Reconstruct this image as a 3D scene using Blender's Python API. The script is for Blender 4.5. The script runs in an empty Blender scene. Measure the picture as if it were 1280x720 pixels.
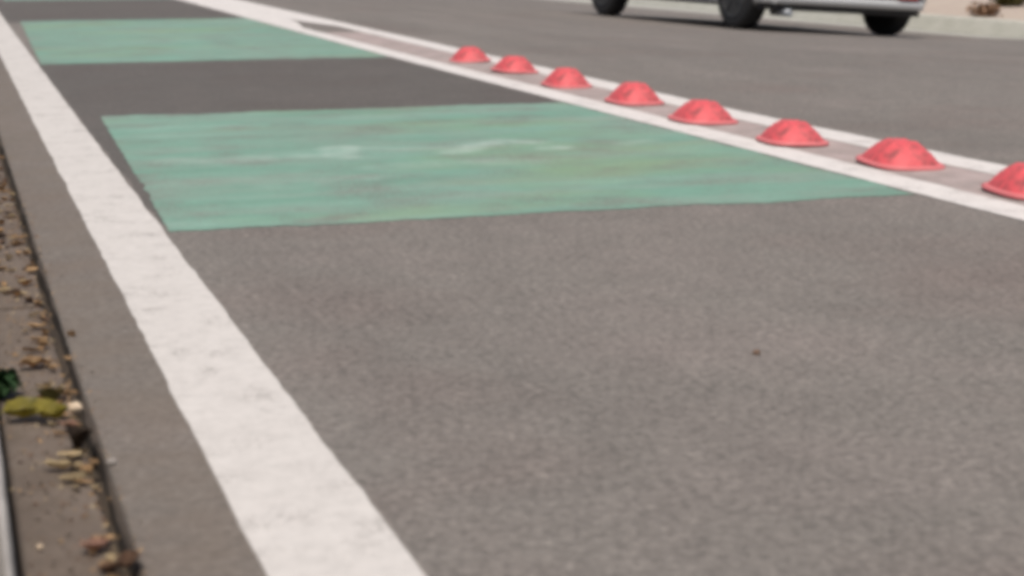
import bpy, bmesh, math, random
from mathutils import Vector, Matrix, noise
random.seed(7)
SC = bpy.context.scene
COL = SC.collection
R = math.radians

# ------------------------------------------------------------------ helpers
def link(name, bm, mats, parent=None, smooth=False):
    me = bpy.data.meshes.new(name)
    bm.normal_update()
    bm.to_mesh(me); bm.free()
    if not isinstance(mats, (list, tuple)): mats = [mats]
    for m in mats: me.materials.append(m)
    if smooth:
        for p in me.polygons: p.use_smooth = True
    o = bpy.data.objects.new(name, me)
    COL.objects.link(o)
    if parent: o.parent = parent
    return o

def tag(o, label=None, cat=None, group=None, kind=None):
    if label: o['label'] = label
    if cat: o['category'] = cat
    if group: o['group'] = group
    if kind: o['kind'] = kind
    return o

def empty(name, loc=(0, 0, 0)):
    o = bpy.data.objects.new(name, None)
    o.location = loc; o.empty_display_size = .1
    COL.objects.link(o)
    return o

def copy_tree(o, parent=None):
    c = o.copy(); COL.objects.link(c)
    if parent: c.parent = parent
    for ch in o.children: copy_tree(ch, c)
    return c

def box(bm, x0, x1, y0, y1, z0, z1, bevel=0, seg=2):
    vs = [bm.verts.new((x, y, z)) for x in (x0, x1) for y in (y0, y1) for z in (z0, z1)]
    fs = []
    for q in ((0, 1, 3, 2), (4, 6, 7, 5), (0, 4, 5, 1), (2, 3, 7, 6), (0, 2, 6, 4), (1, 5, 7, 3)):
        fs.append(bm.faces.new([vs[i] for i in q]))
    if bevel:
        es = list({e for f in fs for e in f.edges})
        bmesh.ops.bevel(bm, geom=es, offset=bevel, segments=seg, profile=.5, affect='EDGES')

def lathe_y(bm, prof, n=40, off=(0, 0, 0)):
    """profile [(radius, y)] turned about the local Y axis"""
    rings = []
    for r, y in prof:
        rings.append([bm.verts.new((off[0] + r * math.cos(2 * math.pi * k / n), off[1] + y, off[2] + r * math.sin(2 * math.pi * k / n))) for k in range(n)])
    for a, b in zip(rings, rings[1:]):
        for k in range(n):
            bm.faces.new((a[k], a[(k + 1) % n], b[(k + 1) % n], b[k]))
    bm.faces.new(rings[0]); bm.faces.new(rings[-1][::-1])
    bmesh.ops.recalc_face_normals(bm, faces=bm.faces)

# ------------------------------------------------------------------ materials
class N:
    def __init__(s, name, rough=.8):
        s.m = bpy.data.materials.new(name); s.m.use_nodes = True
        s.t = s.m.node_tree; s.b = s.t.nodes['Principled BSDF']
        s.b.inputs['Roughness'].default_value = rough
        s.co = s.t.nodes.new('ShaderNodeTexCoord').outputs['Object']
    def lk(s, a, b): s.t.links.new(a, b)
    def mapped(s, scale=(1, 1, 1), loc=(0, 0, 0)):
        n = s.t.nodes.new('ShaderNodeMapping'); s.lk(s.co, n.inputs['Vector'])
        n.inputs['Scale'].default_value = scale; n.inputs['Location'].default_value = loc
        return n.outputs[0]
    def noise(s, scale, detail=4, rough=.6, vec=None):
        n = s.t.nodes.new('ShaderNodeTexNoise')
        n.inputs['Scale'].default_value = scale; n.inputs['Detail'].default_value = detail; n.inputs['Roughness'].default_value = rough
        s.lk(vec or s.co, n.inputs['Vector']); return n.outputs['Fac']
    def voro(s, scale, feature='F1', out='Distance'):
        n = s.t.nodes.new('ShaderNodeTexVoronoi'); n.feature = feature
        n.inputs['Scale'].default_value = scale; s.lk(s.co, n.inputs['Vector']); return n.outputs[out]
    def ramp(s, fac, stops):
        n = s.t.nodes.new('ShaderNodeValToRGB'); e = n.color_ramp.elements
        while len(e) < len(stops): e.new(.5)
        for k, (p, c) in enumerate(stops):
            e[k].position = p
            e[k].color = (c, c, c, 1) if isinstance(c, (int, float)) else (*c, 1)
        s.lk(fac, n.inputs[0]); return n.outputs[0]
    def mix(s, a, b, fac, mode='MIX'):
        n = s.t.nodes.new('ShaderNodeMix'); n.data_type = 'RGBA'; n.blend_type = mode
        for sock, v in ((n.inputs[0], fac), (n.inputs[6], a), (n.inputs[7], b)):
            if isinstance(v, bpy.types.NodeSocket): s.lk(v, sock)
            elif isinstance(v, (int, float)): sock.default_value = v
            else: sock.default_value = (*v, 1)
        return n.outputs[2]
    def math(s, op, a, b):
        n = s.t.nodes.new('ShaderNodeMath'); n.operation = op
        for k, v in ((0, a), (1, b)):
            if isinstance(v, bpy.types.NodeSocket): s.lk(v, n.inputs[k])
            else: n.inputs[k].default_value = v
        return n.outputs[0]
    def col(s, v):
        if isinstance(v, bpy.types.NodeSocket): s.lk(v, s.b.inputs['Base Color'])
        else: s.b.inputs['Base Color'].default_value = (*v, 1)
        return s
    def bump(s, h, strength=.4, dist=.002):
        n = s.t.nodes.new('ShaderNodeBump'); n.inputs['Strength'].default_value = strength; n.inputs['Distance'].default_value = dist
        s.lk(h, n.inputs['Height']); s.lk(n.outputs[0], s.b.inputs['Normal']); return s
    def rough(s, v): s.lk(v, s.b.inputs['Roughness']); return s

def asphalt_colour(n, tint=1.0):
    a = n.noise(1.3, 3, .55)
    base = n.ramp(a, [(.3, (.147 * tint, .124 * tint, .110 * tint)), (.5, (.152 * tint, .138 * tint, .123 * tint)), (.7, (.170 * tint, .149 * tint, .134 * tint))])
    blot = n.noise(9, 4, .7)
    base = n.mix(base, n.ramp(blot, [(.3, .72), (.5, 1.0), (.72, 1.22)]), .42, 'MULTIPLY')
    base = n.mix(base, n.ramp(n.noise(70, 2, .7), [(.32, .5), (.5, 1.0), (.68, 1.55)]), .62, 'MULTIPLY')
    grit = n.noise(150, 3, .75)
    base = n.mix(base, n.ramp(grit, [(.32, .5), (.5, 1.0), (.68, 1.55)]), .6, 'MULTIPLY')
    stone = n.voro(95, out='Color')
    bw = n.ramp(stone, [(.0, .75), (.6, 1.0), (.9, 1.3)])
    return n.mix(base, bw, .35, 'MULTIPLY'), grit

M = {}
n = N('asphalt', .88)
c, g = asphalt_colour(n)
# faint darker wheel-worn streaks and old drips along the street
st = n.noise(1.6, 3, .6, n.mapped((1.6, .18, 1)))
c = n.mix(c, n.ramp(st, [(.35, .84), (.55, 1.0), (.75, 1.08)]), .6, 'MULTIPLY')
spots = n.ramp(n.voro(1.7), [(.012, .45), (.03, 1.0)])
c = n.mix(c, spots, .8, 'MULTIPLY')
n.col(c).bump(n.math('ADD', g, n.voro(95)), .55, .003); M['asphalt'] = n.m

n = N('darker_asphalt', .85)
c, g = asphalt_colour(n, .56)  # street asphalt colour toned darker, for the bare lane gaps
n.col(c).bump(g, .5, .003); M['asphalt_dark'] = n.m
n = N('dusty_asphalt', .9)
c, g = asphalt_colour(n, .9)
n.col(n.mix(c, (.135, .108, .084), n.ramp(n.noise(5, 5, .65), [(.3, .15), (.7, .75)]))).bump(g, .5, .003); M['asphalt_dusty'] = n.m

n = N('pale_dusty_asphalt', .9)
c, g = asphalt_colour(n, 1.0)
n.col(n.mix(c, (.42, .34, .325), n.ramp(n.noise(7, 5, .7), [(.3, .2), (.65, .85)]))).bump(g, .5, .003); M['asphalt_pale'] = n.m

def concrete(name, c0, c1, rough=.85, moss=None):
    n = N(name, rough)
    c = n.mix(c0, c1, n.ramp(n.noise(6, 5, .65), [(.3, 0), (.7, 1)]))
    c = n.mix(c, n.ramp(n.noise(120, 3, .7), [(.3, .6), (.5, 1.0), (.7, 1.35)]), .45, 'MULTIPLY')
    if moss: c = n.mix(c, moss, n.ramp(n.noise(14, 5, .7), [(.55, 0), (.75, .7)]))
    n.col(c).bump(n.noise(160, 4, .7), .4, .003); return n.m
M['gutter'] = concrete('channel_concrete', (.088, .066, .049), (.150, .121, .098), moss=(.10, .075, .045))
M['apron'] = concrete('gutter_apron', (.30, .30, .265), (.37, .37, .33))
M['kerb_near'] = concrete('kerb_stone', (.16, .145, .125), (.24, .22, .2))
M['kerb_nose'] = concrete('pale_kerb_nose', (.25, .235, .215), (.40, .375, .35))
M['kerb_far'] = concrete('far_kerb_concrete', (.38, .38, .33), (.46, .46, .41))
M['pavement'] = concrete('pavement_concrete', (.2, .185, .165), (.28, .26, .235))
M['verge'] = concrete('gravel_verge', (.34, .275, .235), (.43, .37, .30), .95)
M['ground'] = concrete('dry_ground', (.22, .18, .13), (.32, .27, .2), .95)
M['dirt'] = concrete('joint_dirt', (.028, .021, .016), (.06, .045, .032), .95)

def white_paint(key, name, a, b):
    n = N(name, .65)
    wear = n.ramp(n.math('ADD', n.math('MULTIPLY', n.noise(170, 3, .75), .55), n.math('MULTIPLY', n.noise(11, 4, .6), .45)), [(.365, 1), (.46, 0)])
    asp, g = asphalt_colour(n)
    wc = n.mix(a, b, n.noise(5, 4, .6))
    wc = n.mix(wc, n.ramp(n.noise(40, 4, .7), [(.3, .82), (.6, 1.0)]), .8, 'MULTIPLY')
    n.col(n.mix(wc, asp, n.math('MULTIPLY', wear, .75))).bump(g, .35, .002); M[key] = n.m
white_paint('white', 'white_road_paint', (.51, .485, .455), (.575, .55, .52))
white_paint('white_new', 'newer_white_road_paint', (.58, .555, .53), (.66, .63, .60))

def green_paint(n):
    asp, g = asphalt_colour(n)
    v = n.mapped((.55, 2.6, 1))
    band = n.noise(2.2, 5, .62, v)
    gc = n.ramp(band, [(.25, (.100, .215, .160)), (.42, (.138, .268, .203)), (.55, (.160, .288, .225)), (.75, (.230, .350, .288))])
    gc = n.mix(gc, (.195, .258, .212), n.ramp(n.noise(1.7, 5, .7, n.mapped((.9, 3.2, 1), (4, 2, 0))), [(.44, 0), (.66, .85)]))
    gc = n.mix(gc, (.185, .270, .14), n.ramp(n.noise(.9, 3, .6, n.mapped((1, 2, 1), (1, 7, 0))), [(.5, 0), (.7, .6)]))
    gc = n.mix(gc, n.ramp(n.noise(22, 4, .7, v), [(.3, .8), (.5, 1.0), (.72, 1.2)]), .55, 'MULTIPLY')
    gc = n.mix(gc, n.ramp(n.noise(150, 3, .75), [(.3, .62), (.5, 1.0), (.7, 1.3)]), .45, 'MULTIPLY')
    wear = n.ramp(n.math('ADD', n.math('MULTIPLY', n.noise(120, 4, .75), .5), n.math('MULTIPLY', n.noise(3.5, 5, .65), .5)), [(.38, .8), (.50, 0)])
    return n.mix(gc, asp, wear), g
n = N('green_lane_paint', .7)
c, g = green_paint(n)
at = n.t.nodes.new('ShaderNodeAttribute'); at.attribute_name = 'cover'     # where remains of the white symbol survive
k = n.math('MULTIPLY', at.outputs['Fac'], n.ramp(n.noise(11, 5, .7), [(.36, .08), (.68, .8)]))
n.col(n.mix(c, (.38, .46, .41), k)).bump(g, .4, .002); M['green'] = n.m

n = N('red_plastic', .62)
rc = n.mix((.55, .055, .068), (.66, .12, .13), n.noise(14, 4, .6))
rc = n.mix(rc, (.20, .055, .055), n.ramp(n.noise(26, 5, .75), [(.46, 0), (.66, .85)]))
n.col(rc).bump(n.noise(120, 3, .7), .25, .002); M['red'] = n.m
n = N('faded_red_plastic', .6)
n.col(n.mix((.52, .10, .11), (.60, .20, .20), n.noise(20, 4, .6))).bump(n.noise(140, 3, .7), .3, .002); M['red_flange'] = n.m
n = N('dark_rubber_cap', .6); n.col((.12, .03, .03)); M['red_dark'] = n.m

def plain(name, c, rough=.5, metal=0, coat=0, var=.12):
    n = N(name, rough)
    n.col(n.mix(c, tuple(x * (1 - var) for x in c), n.noise(8, 3, .6)))
    n.b.inputs['Metallic'].default_value = metal; n.b.inputs['Coat Weight'].default_value = coat
    M[name] = n.m
plain('silver_paint', (.40, .41, .42), .35, .5, .6, .06)
plain('bumper_silver', (.52, .53, .53), .42, .2, .2, .08)
plain('black_trim', (.018, .018, .02), .6)
plain('tyre_rubber', (.016, .016, .017), .8, var=.4)
plain('alloy', (.05, .05, .05), .5, .3)
plain('tail_red', (.35, .015, .02), .2, 0, 1)
plain('underbody', (.02, .02, .021), .8)
plain('exhaust_steel', (.42, .45, .48), .55, .6)
plain('plate', (.62, .62, .58), .5)
n = N('car_glass', .05); n.col((.02, .025, .028)); n.b.inputs['Coat Weight'].default_value = 1; M['glass'] = n.m

def leafmat(name, a, b, c=None):
    n = N(name, .7)
    k = n.mix(a, b, n.ramp(n.noise(45, 4, .7), [(.35, 0), (.65, 1)]))
    if c: k = n.mix(k, c, n.ramp(n.noise(90, 3, .7, n.mapped((1, 1, 1), (3, 1, 0))), [(.58, 0), (.7, .8)]))
    n.col(k).bump(n.noise(200, 3, .6), .3, .001); M[name] = n.m
leafmat('leaf_tan', (.42, .275, .135), (.28, .17, .085), (.12, .07, .04))
leafmat('leaf_brown', (.16, .088, .05), (.09, .052, .032))
leafmat('leaf_rust', (.26, .155, .085), (.16, .09, .055))
leafmat('leaf_dark', (.032, .020, .012), (.055, .034, .018))
leafmat('leaf_pink', (.36, .20, .145), (.25, .13, .09), (.42, .3, .22))
leafmat('leaf_yellow', (.36, .30, .035), (.13, .12, .02), (.40, .34, .16))
leafmat('leaf_green', (.018, .060, .016), (.035, .09, .022))
leafmat('leaf_olive', (.16, .14, .035), (.10, .095, .025))
leafmat('straw', (.50, .40, .24), (.36, .27, .15))
leafmat('pebble_cream', (.62, .50, .36), (.48, .37, .26))
leafmat('pebble_grey', (.22, .2, .18), (.33, .3, .27))

# ------------------------------------------------------------------ terrain shape
def ss(a, b, x):
    t = min(1, max(0, (x - a) / (b - a))); return t * t * (3 - 2 * t)
def cross(y):                      # cross-fall of the far half of the street
    if y < 40: return min(.08, max(0, .061 + (.0015 if y > 14 else .006) * (y - 14)))
    return .08 * (1 - ss(40, 66, y))
def S(x, y):
    if x <= 2.9: return 0.0
    return -(min(x, 8.3) - 2.9) * cross(y)
XK = 9.25                          # far kerb line
def kx(y): return XK + .35 * ss(15, 26, y)

def sheet(bm, xs, ys, zf, warp=None, mi=0):
    g = [[bm.verts.new((x if warp is None else warp(x, y), y, zf(x if warp is None else warp(x, y), y))) for x in xs] for y in ys]
    for a, b in zip(g, g[1:]):
        for i in range(len(xs) - 1):
            f = bm.faces.new((a[i], a[i + 1], b[i + 1], b[i])); f.material_index = mi
    return g
def frange(a, b, s):
    k = max(1, round((b - a) / s)); return [a + (b - a) * i / k for i in range(k + 1)]

YS = frange(-10, 4, 1) + frange(4.25, 28, .25) + frange(29, 70, 1)
bm = bmesh.new()
sheet(bm, [.158, .3, 1, 2, 2.9] + frange(3.1, 8.3, .3) + [8.6, 8.87], YS, S)
for v in bm.verts:                 # ragged cut along the channel joint
    pass
tag(link('road_surface', bm, M['asphalt'], smooth=True), 'grey worn asphalt street surface', 'road', kind='structure')
# ragged asphalt lip beside the channel (drops into the joint)
bm = bmesh.new(); prev = None
for y in frange(-10, 30, .03):
    j = .006 * noise.noise((y * 6, 1.7, 0)) + .003 * noise.noise((y * 31, 4.1, 0))
    a = bm.verts.new((.16, y, .0005)); b = bm.verts.new((.154 + j, y, -.003)); c = bm.verts.new((.153 + j, y, -.05))
    if prev: bm.faces.new((prev[0], a, b, prev[1])); bm.faces.new((prev[1], b, c, prev[2]))
    prev = (a, b, c)
bmesh.ops.recalc_face_normals(bm, faces=bm.faces)
tag(link('road_edge', bm, M['dirt']), kind='structure')

# ground under and round everything, reaching the horizon
bm = bmesh.new(); sheet(bm, frange(-900, 900, 60), frange(-900, 900, 60), lambda x, y: -1.2)
tag(link('ground', bm, M['ground']), kind='structure')
bm = bmesh.new(); sheet(bm, [-.06, .2], frange(-10, 30, .5), lambda x, y: -.03 + .006 * noise.noise((x * 30, y * 9, 0)))
tag(link('joint_soil', bm, M['dirt']), kind='structure')

# near channel: a row of concrete blocks with real joints between them
bm = bmesh.new()
cuts = [-10, -8.2, -6.6, -5, -3.4, -1.8, -.2, 1.36, 3.025, 4.62, 6.2, 7.8, 9.4, 11, 12.6, 14.2, 15.8, 17.4, 19, 22, 25, 30]
for a, b in zip(cuts, cuts[1:]):
    dz = random.uniform(-.0025, .0015); dx = random.uniform(-.0015, .0015)
    box(bm, +.047 + dx, .1395 + dx, a + .006, b - .006, -.06, -.001 + dz, .004, 2)
tag(link('gutter_channel', bm, M['gutter']), kind='structure')

# near kerb with a nose strip in a paler concrete colour; pavement beside it
kerb = empty('kerb', (0, 0, 0))
tag(kerb, 'low concrete kerb with pale edge at the lower left beside the channel', 'kerb', kind='structure')
bm = bmesh.new()
for a, b in zip(cuts[::1], cuts[1:]):
    box(bm, -.13, .0245, a + .7 + .004, b + .7 - .004, -.06, .098, .003, 1)
link('kerb_surface', bm, M['kerb_near'], kerb)
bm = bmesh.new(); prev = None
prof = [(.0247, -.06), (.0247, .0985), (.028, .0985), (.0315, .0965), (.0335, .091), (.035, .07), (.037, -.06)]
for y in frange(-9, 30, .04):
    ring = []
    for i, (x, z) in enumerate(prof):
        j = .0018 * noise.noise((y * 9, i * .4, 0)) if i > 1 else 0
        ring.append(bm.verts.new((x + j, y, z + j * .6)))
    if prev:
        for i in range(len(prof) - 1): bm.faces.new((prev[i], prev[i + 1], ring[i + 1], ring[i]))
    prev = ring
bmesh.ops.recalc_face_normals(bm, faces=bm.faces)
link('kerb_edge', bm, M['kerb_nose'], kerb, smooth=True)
bm = bmesh.new(); sheet(bm, frange(-14, -.136, .9), frange(-10, 70, 2), lambda x, y: .1)
tag(link('pavement', bm, M['pavement']), kind='structure')

# far gutter apron, far kerb, gravel verge
bm = bmesh.new(); sheet(bm, [8.87, 9.0, 9.12, 9.255], YS, lambda x, y: S(x, y) + .001 - .02 * (x - 8.87), warp=lambda x, y: x + kx(y) - XK if x > 8.88 else x)
tag(link('far_gutter', bm, M['apron']), 'pale concrete gutter along the far side of the street', 'gutter', kind='structure')
bm = bmesh.new(); prev = None
prof = [(-.012, -.1), (0, .0), (.06, .10), (.08, .128), (.10, .135), (.17, .137), (.17, -.1)]
for y in YS:
    ring = [bm.verts.new((kx(y) + x, y, S(9, y) + z)) for x, z in prof]
    if prev:
        for i in range(len(prof) - 1): bm.faces.new((prev[i], prev[i + 1], ring[i + 1], ring[i]))
    prev = ring
bmesh.ops.recalc_face_normals(bm, faces=bm.faces)
tag(link('far_kerb', bm, M['kerb_far']), 'pale concrete kerb on the far side behind the car', 'kerb', kind='structure')
bm = bmesh.new()
sheet(bm, frange(9.41, 20, .3) + frange(21, 46, 1), frange(-10, 4, 1) + frange(4.5, 34, .4) + frange(35, 70, 1),
      lambda x, y: S(9, y) + .125 + (.012 + .004 * (x - 9.4)) * noise.noise((x * 1.3, y * 1.3, 0)) + .012 * max(0, x - 9.6), warp=lambda x, y: x + (kx(y) - XK) * max(0, 1 - (x - 9.41) / 6))
tag(link('verge_ground', bm, M['verge'], smooth=True), 'pinkish gravel ground beyond the far kerb', 'gravel', kind='structure')

# ------------------------------------------------------------------ painted markings
def poly(pts, y):
    if y <= pts[0][0]:
        (y0, x0), (y1, x1) = pts[0], pts[1]
    elif y >= pts[-1][0]:
        (y0, x0), (y1, x1) = pts[-2], pts[-1]
    else:
        for (y0, x0), (y1, x1) in zip(pts, pts[1:]):
            if y0 <= y <= y1: break
    return x0 + (x1 - x0) * (y - y0) / (y1 - y0)
def line(name, pts, w, y0, y1, label, seed, z=.0018, rag=.0042, mat='white_new'):
    bm = bmesh.new(); prev = None
    for y in frange(y0, y1, .025):
        c = poly(pts, y)
        jl = rag * (noise.noise((y * 4.1, seed, 0)) + .6 * noise.noise((y * 17, seed + 9, 0)))
        jr = rag * (noise.noise((y * 4.6, seed + 3, 5)) + .6 * noise.noise((y * 19, seed + 5, 2)))
        xs = (c - w / 2 + jl, c, c + w / 2 + jr)
        ring = [bm.verts.new((x, y, max(S(x, y), -9) + z)) for x in xs]
        if prev:
            for i in range(2): bm.faces.new((prev[i], prev[i + 1], ring[i + 1], ring[i]))
        prev = ring
    return tag(link(name, bm, M[mat]), label, 'road marking', kind='structure')
line('edge_line_marking', [(0, .345), (6, .350), (13, .365), (22, .40)], .148, -3, 40, 'broad solid white edge line running beside the channel', 1, mat='white')
line('inner_lane_line_marking', [(0, 2.33), (3.3, 2.275), (8.4, 2.19), (14, 2.15), (24, 2.08)], .125, -2, 40, 'white line between the green patches and the red humps', 20)
line('outer_lane_line_marking', [(0, 2.80), (3, 2.685), (4.2, 2.62), (5.6, 2.57), (10, 2.555), (16, 2.52), (24, 2.45)], .135, -2, 40, 'white line between the red humps and the open traffic lane', 40)

LEFT = ([(3.7, .428), (6.1, .495)], [(8.6, .436), (12.8, .53), (20, .6)])
SYMBOL = [([(1.05, 4.84), (1.055, 4.95), (1.10, 5.02)], .085, 1), ([(1.14, 5.0), (1.25, 4.93), (1.36, 4.94)], .04, .6),
          ([(1.37, 4.82), (1.43, 4.86), (1.49, 4.96), (1.58, 5.03), (1.66, 4.98)], .07, 1), ([(1.655, 4.83), (1.70, 4.83)], .06, 1),
          ([(.60, 4.86), (.72, 4.83), (.95, 4.88)], .09, .45), ([(1.9, 4.86), (2.0, 4.90)], .06, .5), ([(1.1, 4.55), (1.3, 4.62), (1.5, 4.56)], .10, .35), ([(.75, 4.3), (1.0, 4.36)], .1, .3)]
def cover(x, y):
    best = 0
    for pts, w, a in SYMBOL:
        for p, q in zip(pts, pts[1:]):
            dx, dy = q[0] - p[0], q[1] - p[1]; t = min(1, max(0, ((x - p[0]) * dx + (y - p[1]) * dy) / (dx * dx + dy * dy)))
            d = math.hypot(x - p[0] - dx * t, y - p[1] - dy * t) / (w * (1 + .4 * noise.noise((x * 9, y * 9, 1))))
            best = max(best, a * (1 - ss(.25, 1, d)))
    return best
bm = bmesh.new(); g = []      # the two lines run together into one solid white nose farther on
for y in frange(10.4, 30, .1):
    a = poly([(8.4, 2.19), (14, 2.15), (24, 2.08)], y) - .03; b = poly([(10, 2.555), (16, 2.52), (24, 2.45)], y) + .03; t = ss(10.4, 12.6, y)
    g.append([bm.verts.new((x, y, .0024)) for x in (a, a + (b - a) * .5 * t + .002, b - (b - a) * .5 * t + .004, b + .004)])
for p, q in zip(g, g[1:]):
    bm.faces.new((p[0], p[1], q[1], q[0])); bm.faces.new((p[2], p[3], q[3], q[2]))
tag(link('merged_lane_line_marking', bm, M['white_new']), 'solid white band where the two lane lines run together in the distance', 'road marking', kind='structure')
def patch(name, y0, y1, label, seed, skew=0, n=70):
    bm = bmesh.new(); CV = bm.verts.layers.float.new('cover')
    xs = frange(0, 1, 1 / n); ys = frange(0, 1, 1 / n)
    g = []
    for v in ys:
        row = []
        for u in xs:
            y = y0 + (y1 - y0) * v + skew * (u - .5)
            if v in (0, 1): y += .03 * noise.noise((u * 7, seed, v * 5)) + .018 * noise.noise((u * 33, seed, v * 5))
            xl = poly(LEFT[y0 > 5], y); xr = poly([(0, 2.33), (3.3, 2.275), (8.4, 2.19), (14, 2.15), (24, 2.08)], y) - .07
            if u in (0, 1):
                k = .012 * noise.noise((y * 6, seed + 7, u * 4)) + .008 * noise.noise((y * 24, seed + 7, u * 4))
                xl += abs(k) + .004; xr += k
            vt = bm.verts.new((xl + (xr - xl) * u, y, .0012)); vt[CV] = cover(vt.co.x, y) if y0 < 4 else 0; row.append(vt)
        g.append(row)
    for a, b in zip(g, g[1:]):
        for i in range(len(xs) - 1): bm.faces.new((a[i], a[i + 1], b[i + 1], b[i]))
    return tag(link(name, bm, M['green']), label, 'road marking', kind='structure')
patch('green_lane_marking', 3.70, 6.12, 'nearest and largest green painted patch across the cycle lane, with worn pale symbol', 3, n=150)
patch('green_lane_marking', 8.63, 12.75, 'farther green painted patch across the cycle lane, beyond the bare asphalt gap', 11)
patch('green_lane_marking', 16.6, 19.6, 'farthest green painted patch, just cut by the top of the frame', 15)

def band(name, x0, x1, y0, y1, mat, label, seed, z=.0006, jit=.012):
    bm = bmesh.new(); g = []
    for y in frange(y0, y1, .05):
        j0 = jit * noise.noise((y * 5, seed, 0)); j1 = jit * noise.noise((y * 5, seed + 4, 0))
        g.append([bm.verts.new((x, y, z)) for x in (x0(y) + j0, (x0(y) + x1(y)) / 2, x1(y) + j1)])
    for a, b in zip(g, g[1:]):
        for i in range(2): bm.faces.new((a[i], a[i + 1], b[i + 1], b[i]))
    return tag(link(name, bm, M[mat]), label, 'asphalt', kind='structure')
LANE = [(0, 2.33), (3.3, 2.275), (8.4, 2.19), (14, 2.15), (24, 2.08)]
band('darker_road_surface', lambda y: .43, lambda y: poly(LANE, y) - .03, 3.8, 8.75, 'asphalt_dark', 'darker asphalt gap between the two nearest green patches', 2)
band('darker_road_surface', lambda y: .45, lambda y: poly(LANE, y) - .03, 12.6, 16.7, 'asphalt_dark', 'darker asphalt gap beyond the second green patch', 5)
band('buffer_road_surface', lambda y: poly(LANE, y) + .05, lambda y: poly([(0, 2.80), (3, 2.685), (4.2, 2.62), (5.6, 2.57), (10, 2.555), (16, 2.52)], y) - .05, -2, 10.8, 'asphalt_pale', 'pale dusty strip of asphalt between the two lane lines under the red humps', 13)
band('road_shoulder', lambda y: .1605, lambda y: .30, -4, 12, 'asphalt_dusty', 'dusty brownish asphalt strip between channel joint and edge line', 8, jit=0)

# ------------------------------------------------------------------ red lane divider humps
def hump_proto():
    root = empty('lane_divider')
    # flange
    bm = bmesh.new()
    def ring(a, b, z, p, n=36, jit=0):
        vs = []
        for k in range(n):
            t = 2 * math.pi * k / n; c, s = math.cos(t), math.sin(t)
            r = (abs(c) ** p + abs(s) ** p) ** (-1 / p)
            vs.append(bm.verts.new((a * r * c, b * r * s, z)))
        return vs
    def loft(rings):
        for a, b in zip(rings, rings[1:]):
            for k in range(len(a)): bm.faces.new((a[k], a[(k + 1) % len(a)], b[(k + 1) % len(a)], b[k]))
        bm.faces.new(rings[-1])
    loft([ring(.094, .120, .0, 3.2), ring(.094, .120, .005, 3.2), ring(.088, .114, .0085, 3.2), ring(.070, .094, .010, 3.2)])
    link('base_flange', bm, M['red_flange'], root, True)
    bm = bmesh.new()
    L = [ring(.083, .108, .008, 3), ring(.078, .102, .016, 3), ring(.066, .088, .030, 2.7), ring(.050, .070, .046, 2.4), ring(.034, .050, .056, 2.2), ring(.014, .022, .060, 2.1)]
    for k, rg in enumerate(L):          # chunky grip ribs across the top
        if k > 1:
            for q, v in enumerate(rg):
                v.co.z += .0025 * (1 if math.sin(v.co.y * 190) > 0 else -1) * (k < 5)
                v.co.x += .004 * noise.noise((v.co.x * 28, v.co.y * 28, k)); v.co.z += .004 * noise.noise((v.co.x * 50, v.co.y * 50, k + 9))
    loft(L)
    link('hump_body', bm, M['red'], root, True)
    return root
hp = hump_proto()
ordn = ['nearest the camera, cut off by the right edge', 'second from the camera, largest one fully in view', 'third from the camera, beside the near green patch',
        'fourth from the camera, beside the near green patch', 'fifth from the camera, at the near green patch far edge', 'sixth from the camera, beside the bare asphalt gap',
        'seventh from the camera, beside the bare asphalt gap', 'eighth and farthest from the camera, by the farther green patch']
for i, (x, y) in enumerate([(2.46, 3.62), (2.435, 4.19), (2.385, 4.73), (2.375, 5.36), (2.395, 6.02), (2.395, 6.76), (2.42, 7.52), (2.42, 8.22)]):
    o = hp if i == 0 else copy_tree(hp)
    o.location = (x, y, .005); o.rotation_euler = (R(random.uniform(-2, 2)), R(random.uniform(-2.5, 2.5)), R(random.uniform(-9, 9)))
    s = random.uniform(.95, 1.06); o.scale = (s, s, random.uniform(1.02, 1.18))
    tag(o, 'red lane divider hump ' + ordn[i], 'lane divider', 'red humps between the two white lines')

# ------------------------------------------------------------------ car (rear faces the camera, left side visible)
Pfl, Prl, Prr = Vector((6.35, 16.68, 0)), Vector((6.60, 14.14, 0)), Vector((8.09, 14.29, 0))
for p in (Pfl, Prl, Prr): p.z = S(p.x, p.y)
Xa = (Pfl - Prl).normalized(); Za = Xa.cross(Prl - Prr).normalized(); Ya = Za.cross(Xa)
org = (Prl + Prr) / 2
car = empty('parked_car'); car.matrix_world = Matrix(((Xa.x, Ya.x, Za.x, org.x), (Xa.y, Ya.y, Za.y, org.y), (Xa.z, Ya.z, Za.z, org.z + .004), (0, 0, 0, 1)))
tag(car, 'silver car by the far kerb, cut off by the top of the photo', 'car')
WB, HT, RW = 2.55, .75, .30          # wheelbase, half track, wheel radius
XR, XF = -.50, WB + .72
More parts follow.
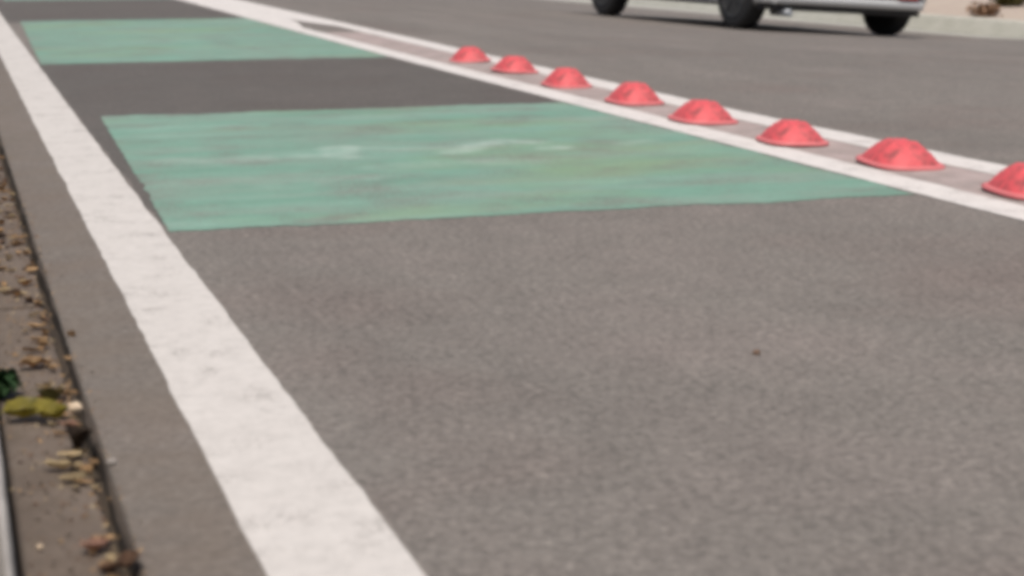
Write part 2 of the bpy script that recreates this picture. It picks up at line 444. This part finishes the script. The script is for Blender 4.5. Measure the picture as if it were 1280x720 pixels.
# side outline with wheel arches, extruded in strips across the width
def arch(cx, r, zb):
    pts = []
    a0 = math.asin((zb - RW) / r)
    for k in range(15):
        t = math.pi - a0 + (2 * a0 - math.pi) * k / 14
        pts.append((cx + r * math.cos(t), RW + r * math.sin(t)))
    return pts
ZB = .215
lower = [(XR + .06, ZB + .1)] + arch(0, .36, ZB) + arch(WB, .36, ZB) + [(XF - .08, ZB), (XF, .38)]
upper = [(XF, .60), (XF - .10, .74), (WB - .02, .90), (WB - .3, .94), (1.2, .97), (.2, .985), (XR + .06, .98), (XR + .01, .86)]
outline = lower + upper
bm = bmesh.new()
sect = [(-.84, .0), (-.845, .0), (.845, 0), (.84, 0)]
loops = []
for v, inset in ((-.80, .025), (-.84, .0), (.84, .0), (.80, .025)):
    cxm, czm = 1.25, .6
    loops.append([bm.verts.new((x + (cxm - x) * inset * .4, v + (0 if abs(v) < .82 else math.copysign(.02 * (1 - abs(z - .6) / .4), v)), z + (czm - z) * inset)) for x, z in outline])
for a, b in zip(loops, loops[1:]):
    for k in range(len(outline)): bm.faces.new((a[k], a[(k + 1) % len(outline)], b[(k + 1) % len(outline)], b[k]))
f1 = bm.faces.new(loops[0][::-1]); f2 = bm.faces.new(loops[-1])
bmesh.ops.recalc_face_normals(bm, faces=bm.faces)
bmesh.ops.triangulate(bm, faces=[f1, f2])
link('body', bm, M['silver_paint'], car)
# cabin: dark glass house with painted roof and pillars
def ringbox(bm, rows):
    L = [[bm.verts.new((x, s * w, z)) for x, w, s in ((a, wa, 1), (b, wb, 1), (b, wb, -1), (a, wa, -1))] for (a, wa, b, wb, z) in rows]
    for p, q in zip(L, L[1:]):
        for k in range(4): bm.faces.new((p[k], p[(k + 1) % 4], q[(k + 1) % 4], q[k]))
    bm.faces.new(L[0][::-1]); bm.faces.new(L[-1]); bmesh.ops.recalc_face_normals(bm, faces=bm.faces)
bm = bmesh.new(); ringbox(bm, [(XR + .10, .77, WB - .22, .77, .96), (XR + .42, .62, WB - 1.02, .60, 1.395)])
link('windows', bm, M['glass'], car)
bm = bmesh.new(); ringbox(bm, [(XR + .36, .635, WB - .98, .62, 1.385), (XR + .36, .63, WB - 1.0, .615, 1.42), (XR + .52, .55, WB - 1.15, .54, 1.455)])
bmesh.ops.bevel(bm, geom=bm.edges[:], offset=.015, segments=2, affect='EDGES')
link('roof', bm, M['silver_paint'], car, True)
def beam(bm, a, b, w):
    a, b = Vector(a), Vector(b); d = (b - a).normalized(); s = d.cross(Vector((0, 1, 0))).normalized() * w; u = d.cross(s).normalized() * w * .5
    A = [bm.verts.new(a + i * s + j * u) for i, j in ((1, 1), (1, -1), (-1, -1), (-1, 1))]; B = [bm.verts.new(b + i * s + j * u) for i, j in ((1, 1), (1, -1), (-1, -1), (-1, 1))]
    for k in range(4): bm.faces.new((A[k], A[(k + 1) % 4], B[(k + 1) % 4], B[k]))
    bm.faces.new(A); bm.faces.new(B[::-1]); bmesh.ops.recalc_face_normals(bm, faces=bm.faces)
for s in (1, -1):
    for a, b, w in (((XR + .11, s * .775, .95), (XR + .42, s * .625, 1.40), .07), ((1.05, s * .775, .95), (1.0, s * .615, 1.40), .045), ((WB - .22, s * .77, .95), (WB - 1.02, s * .605, 1.40), .04)):
        bm = bmesh.new(); beam(bm, a, b, w); link('pillar', bm, M['silver_paint'], car)
# rear bumper: silver band wrapping the corners, dark valance below, dark step strip above
def wrap(bm, z0, z1, out, depth=.5, hw=.835, n=10):
    pts = []
    rc = .16
    pts.append((XR + depth, hw))
    for k in range(n + 1):
        t = math.pi / 2 * k / n
        pts.append((XR + rc - rc * math.sin(t), hw - rc + rc * math.cos(t)))
    pts = [(x - (out if abs(y) < hw - .02 else 0), y + (out if x > XR + rc - .01 else out * .7)) for x, y in pts]
    pts += [(x, -y) for x, y in pts[::-1]]
    inner = [(x + .12 if abs(y) < hw - .1 else x + .05, y * .9) for x, y in pts]
    bot = [bm.verts.new((x, y, z0)) for x, y in pts]; mid = [bm.verts.new((x - .012, y * 1.006, (z0 + z1) / 2)) for x, y in pts]; top = [bm.verts.new((x, y, z1)) for x, y in pts]
    ib = [bm.verts.new((x, y, z0)) for x, y in inner]; it = [bm.verts.new((x, y, z1)) for x, y in inner]
    for L in ((bot, mid), (mid, top), (top, it), (it, ib), (ib, bot)):
        for k in range(len(pts) - 1): bm.faces.new((L[0][k], L[0][k + 1], L[1][k + 1], L[1][k]))
    bm.faces.new((bot[0], mid[0], top[0], it[0], ib[0])); bm.faces.new((ib[-1], it[-1], top[-1], mid[-1], bot[-1]))
    bmesh.ops.recalc_face_normals(bm, faces=bm.faces)
bm = bmesh.new(); wrap(bm, .185, .236, -.03, .12); link('valance', bm, M['black_trim'], car)
bm = bmesh.new(); wrap(bm, .238, .318, .012, .13); bp = link('rear_bumper', bm, M['bumper_silver'], car, True)
bm = bmesh.new(); wrap(bm, .320, .352, -.004, .13); link('bumper_strip', bm, M['black_trim'], bp)
bm = bmesh.new(); wrap(bm, .354, .53, .004, .13); link('bumper_top', bm, M['silver_paint'], bp, True)
for s in (1, -1):
    bm = bmesh.new(); box(bm, XR - .028, XR - .008, s * .60 - .10, s * .60 + .10, .325, .365, .004); link('reflector', bm, M['tail_red'], bp)
    bm = bmesh.new(); box(bm, XR - .02, XR + .14, s * .74 - .085, s * .74 + .085, .60, .86, .03); link('tail_light', bm, M['tail_red'], car, True)
    bm = bmesh.new(); box(bm, XF - .12, XF + .0, s * .62 - .14, s * .62 + .14, .58, .70, .03); link('headlight', bm, M['bumper_silver'], car, True)
    bm = bmesh.new(); box(bm, 1.72, 1.86, s * .91 - .09, s * .91 + .09, .98, 1.12, .03); link('wing_mirror', bm, M['silver_paint'], car, True)
    bm = bmesh.new(); box(bm, .40, WB - .40, s * .80 - .03, s * .80 + .03, .20, .232, .008); link('sill', bm, M['black_trim'], car)
    for dx in (.25, 1.25):
        bm = bmesh.new(); box(bm, dx, dx + .17, s * .868 - .012, s * .868 + .012, .80, .83, .006); link('door_handle', bm, M['black_trim'], car)
bm = bmesh.new(); box(bm, XR - .022, XR - .002, -.26, .26, .62, .73, .004); link('number_plate', bm, M['plate'], car)
bm = bmesh.new(); box(bm, XF - .06, XF + .03, -.80, .80, .24, .52, .05); link('front_bumper', bm, M['bumper_silver'], car, True)
bm = bmesh.new(); box(bm, -.30, WB + .35, -.64, .64, .19, .40); box(bm, -.04, .04, -.70, .70, .26, .34, .02); box(bm, WB - .04, WB + .04, -.70, .70, .26, .34, .02)
link('underbody', bm, M['underbody'], car)
bm = bmesh.new(); lathe_y(bm, [(.024, -.14), (.03, -.14), (.03, .14), (.024, .14)], 20)
for v in bm.verts: v.co = Vector((XR + .10 + v.co.y, .60 + v.co.x, .165 + v.co.z))
link('exhaust_pipe', bm, M['exhaust_steel'], car, True)
def wheel(x, s):
    w = empty('wheel', (x, s * HT, RW)); w.parent = car
    bm = bmesh.new()
    prof = [(.19, -.085), (.235, -.092), (.275, -.088), (.293, -.074), (.2995, -.05), (.30, 0), (.2995, .05), (.293, .074), (.275, .088), (.235, .092), (.19, .085)]
    lathe_y(bm, prof, 48); link('tyre', bm, M['tyre_rubber'], w, True)
    bm = bmesh.new(); o = s
    lathe_y(bm, [(.205, .086 * o), (.20, .096 * o), (.185, .092 * o), (.178, .06 * o)], 40)
    for k in range(7):
        t = 2 * math.pi * k / 7
        beam(bm, (0, .083 * o, 0), (.19 * math.cos(t), .083 * o, .19 * math.sin(t)), .022)
    link('rim', bm, M['alloy'], w)
for x in (0, WB):
    for s in (1, -1): wheel(x, s)
for s, x in ((1, 0), (1, WB), (-1, 0), (-1, WB)):      # arch liners
    bm = bmesh.new(); lathe_y(bm, [(.345, -.14), (.358, -.13), (.358, .05), (.30, .06)], 36, (x, s * (HT - .02) , RW))
    bmesh.ops.delete(bm, geom=[v for v in bm.verts if v.co.z < .30], context='VERTS')
    link('arch_liner', bm, M['underbody'], car)

# ------------------------------------------------------------------ litter in and beside the channel
def leaf_mesh(name, L, W, curl, fold, wav, mat, seed):
    bm = bmesh.new(); rows = []
    for i in range(9):
        t = i / 8; w = W * (math.sin(math.pi * t ** .8) ** .8 if 0 < t < 1 else .02)
        w *= 1 + .18 * noise.noise((t * 6, seed, 0)); row = []
        for k in range(-2, 3):
            u = k / 2
            z = curl * L * (2 * t - 1) ** 2 + fold * abs(u) * w + wav * L * noise.noise((t * 4, u * 2, seed))
            row.append(bm.verts.new(((t - .5) * L, u * w * .5, z)))
        rows.append(row)
    for a, b in zip(rows, rows[1:]):
        for k in range(4): bm.faces.new((a[k], a[k + 1], b[k + 1], b[k]))
    zmin = min(v.co.z for v in bm.verts)
    for v in bm.verts: v.co.z -= zmin
    # stalk
    p0 = Vector((-.5 * L, 0, rows[0][2].co.z)); p1 = p0 + Vector((-.25 * L, .02 * L, .03 * L)); r = .012 * L
    A = [bm.verts.new(p0 + Vector((0, r * math.cos(k * 2.1), r * math.sin(k * 2.1)))) for k in range(3)]
    B = [bm.verts.new(p1 + Vector((0, r * math.cos(k * 2.1), r * math.sin(k * 2.1)))) for k in range(3)]
    for k in range(3): bm.faces.new((A[k], A[(k + 1) % 3], B[(k + 1) % 3], B[k]))
    bmesh.ops.solidify(bm, geom=bm.faces[:], thickness=.0005)
    me = bpy.data.meshes.new(name); bm.to_mesh(me); bm.free(); me.materials.append(M[mat])
    for p in me.polygons: p.use_smooth = True
    return me
def put(name, me, x, y, z, rz, tilt=(0, 0), s=1):
    o = bpy.data.objects.new(name, me); COL.objects.link(o)
    o.location = (x, y, z); o.rotation_euler = (tilt[0], tilt[1], rz); o.scale = (s, s, s); return o

# one-of-a-kind pieces
tag(put('fallen_leaf', leaf_mesh('fallen_leaf', .068, .034, .2, .6, .05, 'leaf_yellow', 1), .082, 2.30, .003, R(6), (R(14), R(-6))), 'long yellow-olive leaf lying across the channel beside the green weed', 'leaf')
tag(put('curled_leaf', leaf_mesh('curled_leaf', .046, .034, .5, .9, .1, 'leaf_dark', 2), .130, 2.145, -.004, R(60), (R(10), 0)), 'dark brown curled leaf in the joint just below the cream pebble', 'leaf')
tag(put('fallen_leaf', leaf_mesh('fallen_leaf', .034, .022, .2, .4, .12, 'leaf_pink', 3), .120, 1.765, .001, R(20)), 'pinkish tan leaf lying on the channel at the bottom of the photo', 'leaf')
tag(put('fallen_leaf', leaf_mesh('fallen_leaf', .042, .026, .22, .5, .12, 'leaf_brown', 4), .147, 1.70, .002, R(75)), 'reddish brown leaf over the joint at the bottom of the photo', 'leaf')
tag(put('fallen_leaf', leaf_mesh('fallen_leaf', .040, .016, .15, .5, .08, 'straw', 5), .103, 2.06, .001, R(-20)), 'pale straw coloured leaf scrap below the dark curled leaf', 'leaf')
tag(put('fallen_leaf', leaf_mesh('fallen_leaf', .05, .024, .12, .4, .12, 'leaf_tan', 6), .105, 2.58, .001, R(10)), 'large tan leaf on the channel just above the green weed', 'leaf')
tag(put('fallen_leaf', leaf_mesh('fallen_leaf', .03, .02, .2, .4, .12, 'leaf_pink', 7), .126, 2.225, .002, R(-50)), 'pinkish leaf scrap between the yellow leaf and the dark curled leaf', 'leaf')

tag(put('fallen_leaf', leaf_mesh('fallen_leaf', .046, .026, .3, .7, .08, 'leaf_yellow', 9), .112, 2.272, .004, R(-28), (R(18), R(-10))), 'yellowing leaf half under the cream pebble, right of the long yellow-olive leaf', 'leaf')
tag(put('fallen_leaf', leaf_mesh('fallen_leaf', .044, .020, .35, .8, .08, 'leaf_olive', 10), .112, 2.36, .003, R(35), (R(-15), R(12))), 'olive folded leaf just above the cream pebble, right of the green weed', 'leaf')
tag(put('fallen_leaf', leaf_mesh('fallen_leaf', .036, .018, .3, .6, .1, 'straw', 11), .121, 2.385, .004, R(80), (R(10), R(15))), 'pale straw leaf standing against the joint above the cream pebble', 'leaf')
def pebble(x, y, z, r, mat, label, seed):
    bm = bmesh.new(); bmesh.ops.create_icosphere(bm, subdivisions=3, radius=1)
    for v in bm.verts:
        d = 1 + .25 * noise.noise(v.co * 1.3 + Vector((seed, 0, 0))); v.co = Vector((v.co.x * r * d, v.co.y * r * .85 * d, v.co.z * r * .7 * d))
    zm = min(v.co.z for v in bm.verts)
    for v in bm.verts: v.co.z -= zm + .0006
    o = link('pebble', bm, M[mat], smooth=True); o.location = (x, y, z); return tag(o, label, 'pebble')
pebble(.139, 2.30, .004, .0095, 'pebble_cream', 'cream rounded pebble at the joint beside the tip of the yellow leaf', 3)
pebble(.066, 1.79, -.001, .0035, 'pebble_cream', 'tiny pale pebble on the channel near the kerb at the bottom left', 8)
pebble(1.13, 2.335, -.001, .006, 'leaf_brown', 'small dark stone alone on the open asphalt', 12)
pebble(.163, 2.06, 0, .006, 'pebble_grey', 'grey pebble on the asphalt side of the joint', 15)

# green weed rooted between kerb and channel
w = empty('weed', (.044, 2.425, -.006)); tag(w, 'dark green weed growing between kerb and channel at the left edge', 'weed')
bm = bmesh.new()
for k in range(7):
    a = R(-70 + k * 26 + random.uniform(-9, 9)); l = random.uniform(.016, .034)
    beam(bm, (0, 0, 0), (l * math.cos(a), l * math.sin(a), .022), .0011)
link('stem', bm, M['leaf_green'], w)
for k in range(26):
    me = leaf_mesh('leaf', random.uniform(.022, .036), .016, -.25, .3, .08, 'leaf_green', 20 + k)
    a = R(-80 + k * 7 + random.uniform(-12, 12)); l = random.uniform(.002, .028)
    o = put('leaf', me, l * math.cos(a), l * math.sin(a), random.uniform(.012, .034), a + R(random.uniform(-30, 30)), (R(random.uniform(-25, 25)), R(random.uniform(-10, 30)))); o.parent = w

kinds = {
 'tan': ('leaf_tan', 'small tan dead leaf among the litter along the channel joint', 'tan dead leaves along the channel'),
 'brown': ('leaf_brown', 'small brown dead leaf among the litter along the channel joint', 'brown dead leaves along the channel'),
 'straw': ('straw', 'small pale straw scrap among the litter along the channel joint', 'straw scraps along the channel'),
}
meshes = {}
for k, (m, l, g) in kinds.items():
    for i in range(4):
        meshes[k, i] = leaf_mesh('dead_leaf', random.uniform(.016, .030), random.uniform(.008, .015), random.uniform(.05, .28), random.uniform(.15, .5), .12, m, 40 + i + len(k))
spots = []
for i in range(130): spots.append((random.uniform(.06, .142), random.uniform(3.1, 5.2)))
for i in range(18): spots.append((random.gauss(.118, .018), random.uniform(2.5, 3.1)))
for i in range(22): spots.append((random.gauss(.124, .012), random.uniform(1.98, 2.48)))
for i in range(11): spots.append((random.gauss(.134, .012), random.uniform(1.62, 1.98)))
for i in range(10): spots.append((random.uniform(.05, .15), random.uniform(5.2, 8.5)))
for x, y in spots:
    k = random.choices(['tan', 'brown', 'straw'], [.55, .22, .23])[0]
    x = min(x, .172)
    z = .001 if x < .142 or x > .16 else -.006
    o = put('dead_leaf' if k != 'straw' else 'straw_scrap', meshes[k, random.randrange(4)], x, y, z, random.uniform(0, 6.28), (random.uniform(-.25, .25), random.uniform(-.2, .2)), random.uniform(.7, 1.25))
    tag(o, kinds[k][1], 'leaf' if k != 'straw' else 'straw', kinds[k][2])

# fine crumbs of grit and rotted leaf: nobody could count them
bm = bmesh.new()
def crumb(x, y, z, r):
    vs = [bm.verts.new((x + r * random.uniform(-1, 1), y + r * random.uniform(-1, 1), z + (0 if k else r * random.uniform(.5, 1.1)))) for k in range(4)]
    for q in ((0, 1, 2), (0, 2, 3), (0, 3, 1), (1, 3, 2)):
        f = bm.faces.new([vs[i] for i in q]); f.material_index = mi
for i in range(5200):
    y = random.uniform(1.4, 8) if i % 2 else random.uniform(1.5, 4.2)
    x = random.gauss(.146, .010 + .012 * max(0, noise.noise((y * 2.2, 0, 0)))) if i % 3 else random.uniform(.045, .15)
    mi = random.choices([0, 1, 2, 3], [.3, .35, .25, .1])[0]
    if .139 < x < .160 and i % 9: continue
    z = -.0015 if x < .142 else (-.012 if x < .158 else 0)
    crumb(x, y, z, random.uniform(.0012, .0042))
bmesh.ops.recalc_face_normals(bm, faces=bm.faces)
tag(link('leaf_litter', bm, [M['leaf_tan'], M['leaf_brown'], M['leaf_dark'], M['straw']]), 'fine brown grit and leaf crumbs along the channel joint', 'leaf litter', kind='stuff')

# ------------------------------------------------------------------ planting beyond the far kerb
def vz(x, y): return S(9, y) + .125 + .012 * max(0, x - 9.6)
def clump(name, x, y, nleaf, rad, h, lm, mat, label, cat, seed):
    random.seed(seed)
    root = empty(name, (x, y, vz(x, y) - .01)); tag(root, label, cat)
    sb = bmesh.new(); fb = bmesh.new()
    for k in range(26):
        a = random.uniform(0, 6.28); q = rad * math.sqrt(random.random()); hh = h * random.uniform(.5, 1) * (1 - .5 * (q / rad) ** 2)
        tip = Vector((q * math.cos(a), q * math.sin(a), hh)); beam(sb, (tip.x * .25, tip.y * .25, 0), tip, .004)
        for j in range(nleaf // 26):
            t = random.uniform(.25, 1.05); p = tip * t + Vector([random.gauss(0, rad * .13) for _ in range(3)]); p.z = max(.01, p.z)
            d = Vector([random.gauss(0, 1), random.gauss(0, 1), random.gauss(0, .6)]).normalized(); s = d.cross(Vector((random.gauss(0, 1), random.gauss(0, 1), random.gauss(0, 1)))).normalized()
            L = lm * random.uniform(.6, 1.3)
            vs = [fb.verts.new(p - d * L * .5), fb.verts.new(p + s * L * .25), fb.verts.new(p + d * L * .5), fb.verts.new(p - s * L * .25)]; fb.faces.new(vs)
    link('stems', sb, M['leaf_brown'], root); link('foliage', fb, M[mat], root)
clump('dry_plant', 9.80, 15.35, 620, .17, .15, .055, 'leaf_rust', 'low brown dried plant on the gravel just behind the far kerb', 'plant', 5)
clump('leafy_shrub', 11.2, 17.05, 1300, .26, .42, .07, 'leaf_olive', 'olive green shrub at the top right corner beyond the brown dried plant', 'shrub', 9)
random.seed(3)

# ------------------------------------------------------------------ camera, light, render settings
f, yh, vx, h = 2216., -88., -84., .62
pitch = math.atan((360 - yh) / f); th = -math.atan((vx - 640) / math.hypot(f, 360 - yh))
cam = bpy.data.cameras.new('camera'); co = bpy.data.objects.new('camera', cam); COL.objects.link(co)
cam.sensor_width = 36; cam.lens = f / 1280 * 36; cam.clip_end = 3000; cam.clip_start = .05
co.location = (0, 0, h); co.rotation_euler = (math.pi / 2 - pitch, 0, -th)
cam.dof.use_dof = True; cam.dof.focus_distance = 4.2; cam.dof.aperture_fstop = 5.6
SC.camera = co

el, az = R(68), R(200)     # veiled sun high behind the camera; az is the compass direction it stands in, from +Y clockwise
wd = bpy.data.worlds.new('World'); SC.world = wd; wd.use_nodes = True
nt = wd.node_tree; bg = nt.nodes['Background']; sky = nt.nodes.new('ShaderNodeTexSky'); sky.sky_type = 'NISHITA'
sky.sun_disc = False; sky.sun_elevation = el; sky.sun_rotation = az; sky.air_density = 1.0; sky.dust_density = 5.0; sky.ozone_density = .6
nt.links.new(sky.outputs[0], bg.inputs[0]); bg.inputs[1].default_value = .085
sun = bpy.data.lights.new('sun', 'SUN'); sun.energy = 2.4; sun.angle = R(7); sun.color = (1, .93, .85)
so = bpy.data.objects.new('sun', sun); COL.objects.link(so)
d = Vector((math.sin(az) * math.cos(el), math.cos(az) * math.cos(el), math.sin(el)))
so.rotation_euler = d.to_track_quat('Z', 'Y').to_euler()
SC.view_settings.view_transform = 'Standard'; SC.view_settings.look = 'None'; SC.view_settings.gamma = 1; SC.view_settings.use_curve_mapping = False
SC.view_settings.exposure = .38
SC.render.engine = 'CYCLES'
SC.cycles.pixel_filter_type = 'BLACKMAN_HARRIS'; SC.cycles.filter_width = 5.0
SC.cycles.use_denoising = True
